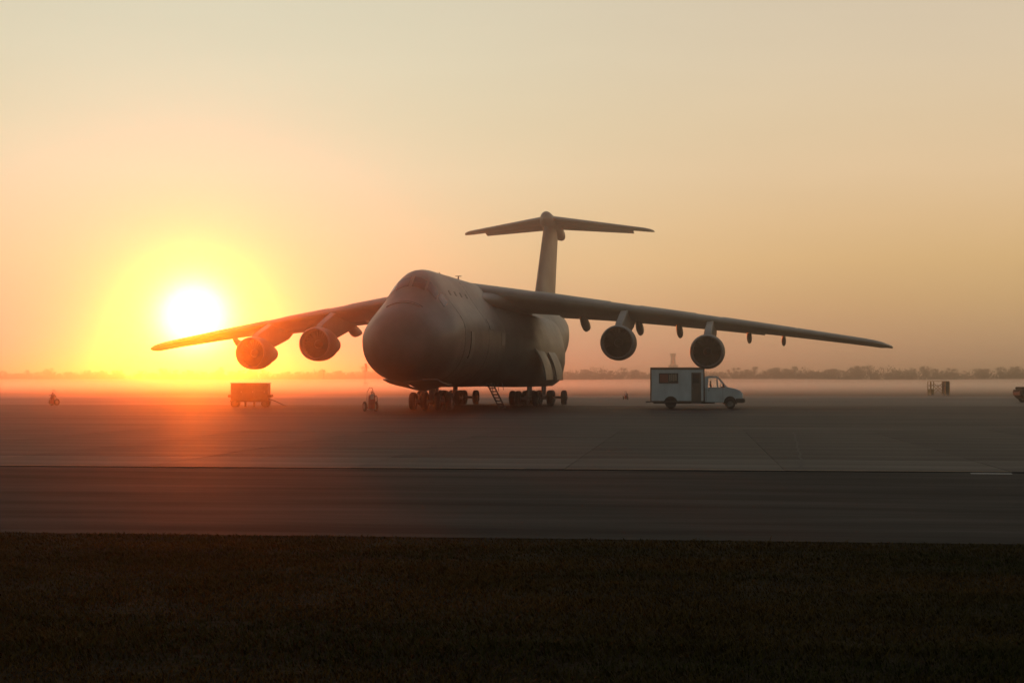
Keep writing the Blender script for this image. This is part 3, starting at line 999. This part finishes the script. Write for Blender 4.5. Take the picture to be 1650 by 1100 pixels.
# ------------------------------------------------------------------ winter treeline
def tree_meshes(seed, h, spread):
    r = random.Random(seed)
    tr_ = MB()
    tr_.tube([(0, 0, 0), (.05, 0, h * .25), (-.05, .05, h * .5), (.1, 0, h * .72)], [h * .028, h * .022, h * .015, h * .006], 7)
    tips = []
    for k in range(13):
        z0 = h * r.uniform(.22, .6)
        a = r.uniform(0, 2 * math.pi)
        L = spread * r.uniform(.6, 1.05)
        zt = min(h * .97, z0 + L * r.uniform(.55, 1.3))
        mid = (L * .5 * math.cos(a), L * .5 * math.sin(a), z0 + (zt - z0) * .4)
        tip = (L * math.cos(a) * .9, L * math.sin(a) * .9, zt)
        tr_.tube([(0, 0, z0), mid, tip], [h * .012, h * .007, h * .003], 5)
        tips += [mid, tip]
    tips += [(0, 0, h * .85), (.3, .2, h * .95)]
    cv, cf = [], []
    for t in tips:
        n = r.randint(55, 110)
        rad = spread * r.uniform(.28, .5)
        for _ in range(n):
            d = Vector((r.gauss(0, 1), r.gauss(0, 1), r.gauss(0, .8)))
            p = Vector(t) + d * rad * .45
            if p.z > h * 1.02 or p.z < h * .16:
                continue
            q = Vector((r.gauss(0, 1), r.gauss(0, 1), r.gauss(.3, 1))).normalized() * r.uniform(.25, .6)
            w_ = q.cross(Vector((r.gauss(0, 1), r.gauss(0, 1), r.gauss(0, 1)))).normalized() * r.uniform(.05, .16)
            o = len(cv)
            cv += [p - w_, p + w_, p + q]
            cf.append((o, o + 1, o + 2))
    c = MB()
    c.v, c.f = [tuple(v) for v in cv], cf
    me = bpy.data.meshes.new('crown')
    me.from_pydata(c.v, [], c.f)
    me.materials.append(M_TWIG)
    return tr_.mesh('trunk', M_BARK, 60), me


protos = [tree_meshes(11, 9.0, 3.4), tree_meshes(12, 8.0, 3.8), tree_meshes(13, 10.0, 3.2), tree_meshes(14, 7.4, 3.6), tree_meshes(15, 9.4, 4.2)]


def line_y(x):
    return float(np.interp(x, [-560, -250, 0, 120, 330, 420], [1340, 1180, 960, 850, 760, 745]))


TL = 'hazy leafless tree standing in the long far treeline'
TG = 'bare trees in the far treeline'
rt = random.Random(5)
TREE_H = (9.0, 8.0, 10.0, 7.4, 9.4)
TREE_LOOK = ('rounded', 'spreading', 'slender', 'bushy', 'broad-crowned')
TREE_WHERE = ((-.23, 'beyond the starboard wing tip'), (-.16, 'in the glare behind the sunlit wing'), (-.09, 'between the generator trailer and the aircraft nose'),
              (.03, 'hidden behind the aircraft belly'), (.087, 'between the landing gear and the van'), (.15, 'behind the van'),
              (.262, 'between the van and the yellow work stand'), (9, 'between yellow work stand and tow tractor'))
x = -470.0
n_tree = 0
while x < 345:
    y = line_y(x) + rt.uniform(-14, 22)
    if abs(x) < .345 * y + 12:
        t = thing('bare_tree', TL, 'tree', (x, y, 0), rt.uniform(0, 6.28), TG)
        kind_ = rt.randrange(5)
        k = rt.uniform(.72, 1.08) * (1.22 if rt.random() < .09 else 1)
        t.scale = (k * rt.uniform(.95, 1.25), k * rt.uniform(.95, 1.25), k)
        tm, cm = protos[kind_]
        u_ = x / y
        where = next(w for lim, w in TREE_WHERE if u_ < lim)
        t['label'] = f"{'tall' if k * TREE_H[kind_] > 9.3 else 'low' if k * TREE_H[kind_] < 7.2 else 'middling'} {TREE_LOOK[kind_]} leafless tree in far treeline {where}"
        link('trunk', tm, t)
        link('crown', cm, t)
        n_tree += 1
    x += rt.uniform(2.4, 5.0)
# brush and saplings between the trunks: one uncountable mass
bv, bf = [], []
for _ in range(80000):
    x = rt.uniform(-480, 360)
    y = line_y(x) + rt.uniform(-6, 40)
    hh = 6.0 + 1.1 * math.sin(x * .043) + 1.0 * math.sin(x * .13 + 1) + .8 * math.sin(x * .41)
    z = hh * rt.random() ** .8 * rt.uniform(.6, 1.25)
    q = Vector((rt.gauss(0, 1), rt.gauss(0, 1), rt.gauss(.6, 1))).normalized() * rt.uniform(.5, 1.3)
    w_ = q.cross(Vector((rt.gauss(0, 1), rt.gauss(0, 1), rt.gauss(0, 1)))).normalized() * rt.uniform(.12, .35)
    p = Vector((x, y, z))
    o = len(bv)
    bv += [tuple(p - w_), tuple(p + w_), tuple(p + q)]
    bf.append((o, o + 1, o + 2))
bm_ = bpy.data.meshes.new('brush')
bm_.from_pydata(bv, [], bf)
bm_.materials.append(M_TWIG)
tag(link('brush', bm_), 'tangled leafless brush filling the foot of the far treeline', 'brush', kind='stuff')

# ------------------------------------------------------------------ foreground grass
def vnoise(x, y, seed):
    rs = np.random.default_rng(seed)
    g_ = rs.random((64, 64))
    xi, yi = np.floor(x).astype(int), np.floor(y).astype(int)
    fx, fy = x - xi, y - yi
    fx, fy = fx * fx * (3 - 2 * fx), fy * fy * (3 - 2 * fy)
    a, b = g_[xi % 64, yi % 64], g_[(xi + 1) % 64, yi % 64]
    c, d = g_[xi % 64, (yi + 1) % 64], g_[(xi + 1) % 64, (yi + 1) % 64]
    return (a * (1 - fx) + b * fx) * (1 - fy) + (c * (1 - fx) + d * fx) * fy


NB = 520000
gu = rng.uniform(-10.5, 11.5, NB)
gv = V_GRASS + .05 - (rng.random(NB) ** .85) * 14.5
keep = np.abs(gu) < .36 * (gv + 2) + 1.6
edge_n = vnoise(gu * 2.0, gv * 0 + 3.3, 3) * .28
keep &= gv < V_GRASS + .12 - edge_n
gu, gv = gu[keep], gv[keep]
n = len(gu)
clump = .55 * vnoise(gu * .8, gv * 1.5, 4) + .45 * vnoise(gu * 3.1, gv * 4.3, 5)
dens = rng.random(n) < .35 + .9 * clump
gu, gv, clump = gu[dens], gv[dens], clump[dens]
n = len(gu)
ridge = np.exp(-((gv - (12.25 + .08 * gu * .6)) / .35) ** 2)
hgt = (.014 + .045 * clump * rng.random(n) + .012 * rng.random(n)) * (1 + .8 * ridge)
tall = rng.random(n) < .006
hgt[tall] *= 2.2
ang = rng.uniform(0, 2 * np.pi, n)
lean = rng.uniform(.5, 2.0, n) * hgt
wd = rng.uniform(.003, .0065, n)
cx, cy = np.cos(ang), np.sin(ang)
wx, wy = -np.sin(ang + .6) * wd, np.cos(ang + .6) * wd
P = np.zeros((n, 5, 3), np.float32)
P[:, 0] = np.stack([gu - wx, gv - wy, np.full(n, -.004)], 1)
P[:, 1] = np.stack([gu + wx, gv + wy, np.full(n, -.004)], 1)
P[:, 2] = np.stack([gu + cx * lean * .35 + wx * .75, gv + cy * lean * .35 + wy * .75, hgt * .62], 1)
P[:, 3] = np.stack([gu + cx * lean * .35 - wx * .75, gv + cy * lean * .35 - wy * .75, hgt * .62], 1)
P[:, 4] = np.stack([gu + cx * lean, gv + cy * lean, hgt], 1)
me = bpy.data.meshes.new('grass')
base = (np.arange(n) * 5)[:, None]
quads = base + np.array([[0, 1, 2, 3]])
tris = base + np.array([[3, 2, 4]])
me.vertices.add(n * 5)
me.vertices.foreach_set('co', P.reshape(-1))
me.loops.add(n * 7)
me.loops.foreach_set('vertex_index', np.concatenate([quads, tris], 1).reshape(-1).astype(np.int32))
me.polygons.add(n * 2)
starts = (np.arange(n) * 7)[:, None] + np.array([[0, 4]])
me.polygons.foreach_set('loop_start', starts.reshape(-1).astype(np.int32))
me.update(calc_edges=True)
me.validate()
col = me.color_attributes.new('tint', 'FLOAT_COLOR', 'POINT')
dry = np.clip(.85 * vnoise(gu * .3 + 7, gv * 1.3, 8) + .35 * vnoise(gu * 1.4, gv * 4.0, 9) + .3 * rng.random(n) - .25, 0, 1.2)[:, None]
c_dry, c_green = np.array([[.092, .046, .007]]), np.array([[.028, .030, .004]])
cc = (c_dry * dry + c_green * (1 - dry)) * (.7 + .6 * rng.random((n, 1)))
col.data.foreach_set('color', np.repeat(np.concatenate([cc, np.ones((n, 1))], 1), 5, axis=0).astype(np.float32).reshape(-1))
mg = bpy.data.materials.new('grass_blades')
mg.use_nodes = True
nt = mg.node_tree
at = nt.nodes.new('ShaderNodeVertexColor')
at.layer_name = 'tint'
b = nt.nodes['Principled BSDF']
b.inputs['Roughness'].default_value = .7
b.inputs['Specular IOR Level'].default_value = .04
nt.links.new(at.outputs[0], b.inputs['Base Color'])
me.materials.append(mg)
go = link('grass', me)
go.rotation_euler = (0, 0, PHI)
tag(go, 'short dry brown and olive grass along the edge of the pavement', 'grass', kind='stuff')

# ------------------------------------------------------------------ haze and ground fog
def volume_mat(name, color, density, g):
    m = bpy.data.materials.new(name)
    m.use_nodes = True
    nt = m.node_tree
    nt.nodes.remove(nt.nodes['Principled BSDF'])
    v = nt.nodes.new('ShaderNodeVolumePrincipled')
    v.inputs['Color'].default_value = (*color, 1)
    v.inputs['Density'].default_value = density
    v.inputs['Anisotropy'].default_value = g
    nt.links.new(v.outputs[0], nt.nodes['Material Output'].inputs['Volume'])
    return m


hz = MB().box((0, 1470, 10.0), (6200, 3300, 22.0)).build('haze', volume_mat('haze_air', (.96, .93, .9), .0011, .967), None, 0)
tag(hz, 'thin morning haze filling the air over the airfield', 'haze', kind='stuff')
fog_m = volume_mat('fog_air', (.98, .98, .96), .0036, .85)
for lay_k, shift in ((.8, 0), (1.35, 10)):
    fr = []
    for y, h in ((176, .06), (200, .35), (240, .85), (290, 1.3), (380, 1.7), (560, 1.9), (680, 1.8), (712, 1.2), (722, .2)):
        sx = .42 * y + 60
        top = [(sx * (1 - j / 12), y + 4 * math.sin(j * 1.7 + shift), .05 + h * lay_k * (1 + .12 * math.sin(j * 1.3 + shift + y * .01))) for j in range(25)]
        fr.append([(-sx, y, .05), (sx, y, .05)] + top)
    fog = MB().loft(fr, True).build('ground_fog', fog_m, None, 0)
    fog.location = (0, shift * .5, 0)
    tag(fog, 'low bank of pale ground fog lying over the far field before the trees', 'fog', 'layers of ground fog', 'stuff')
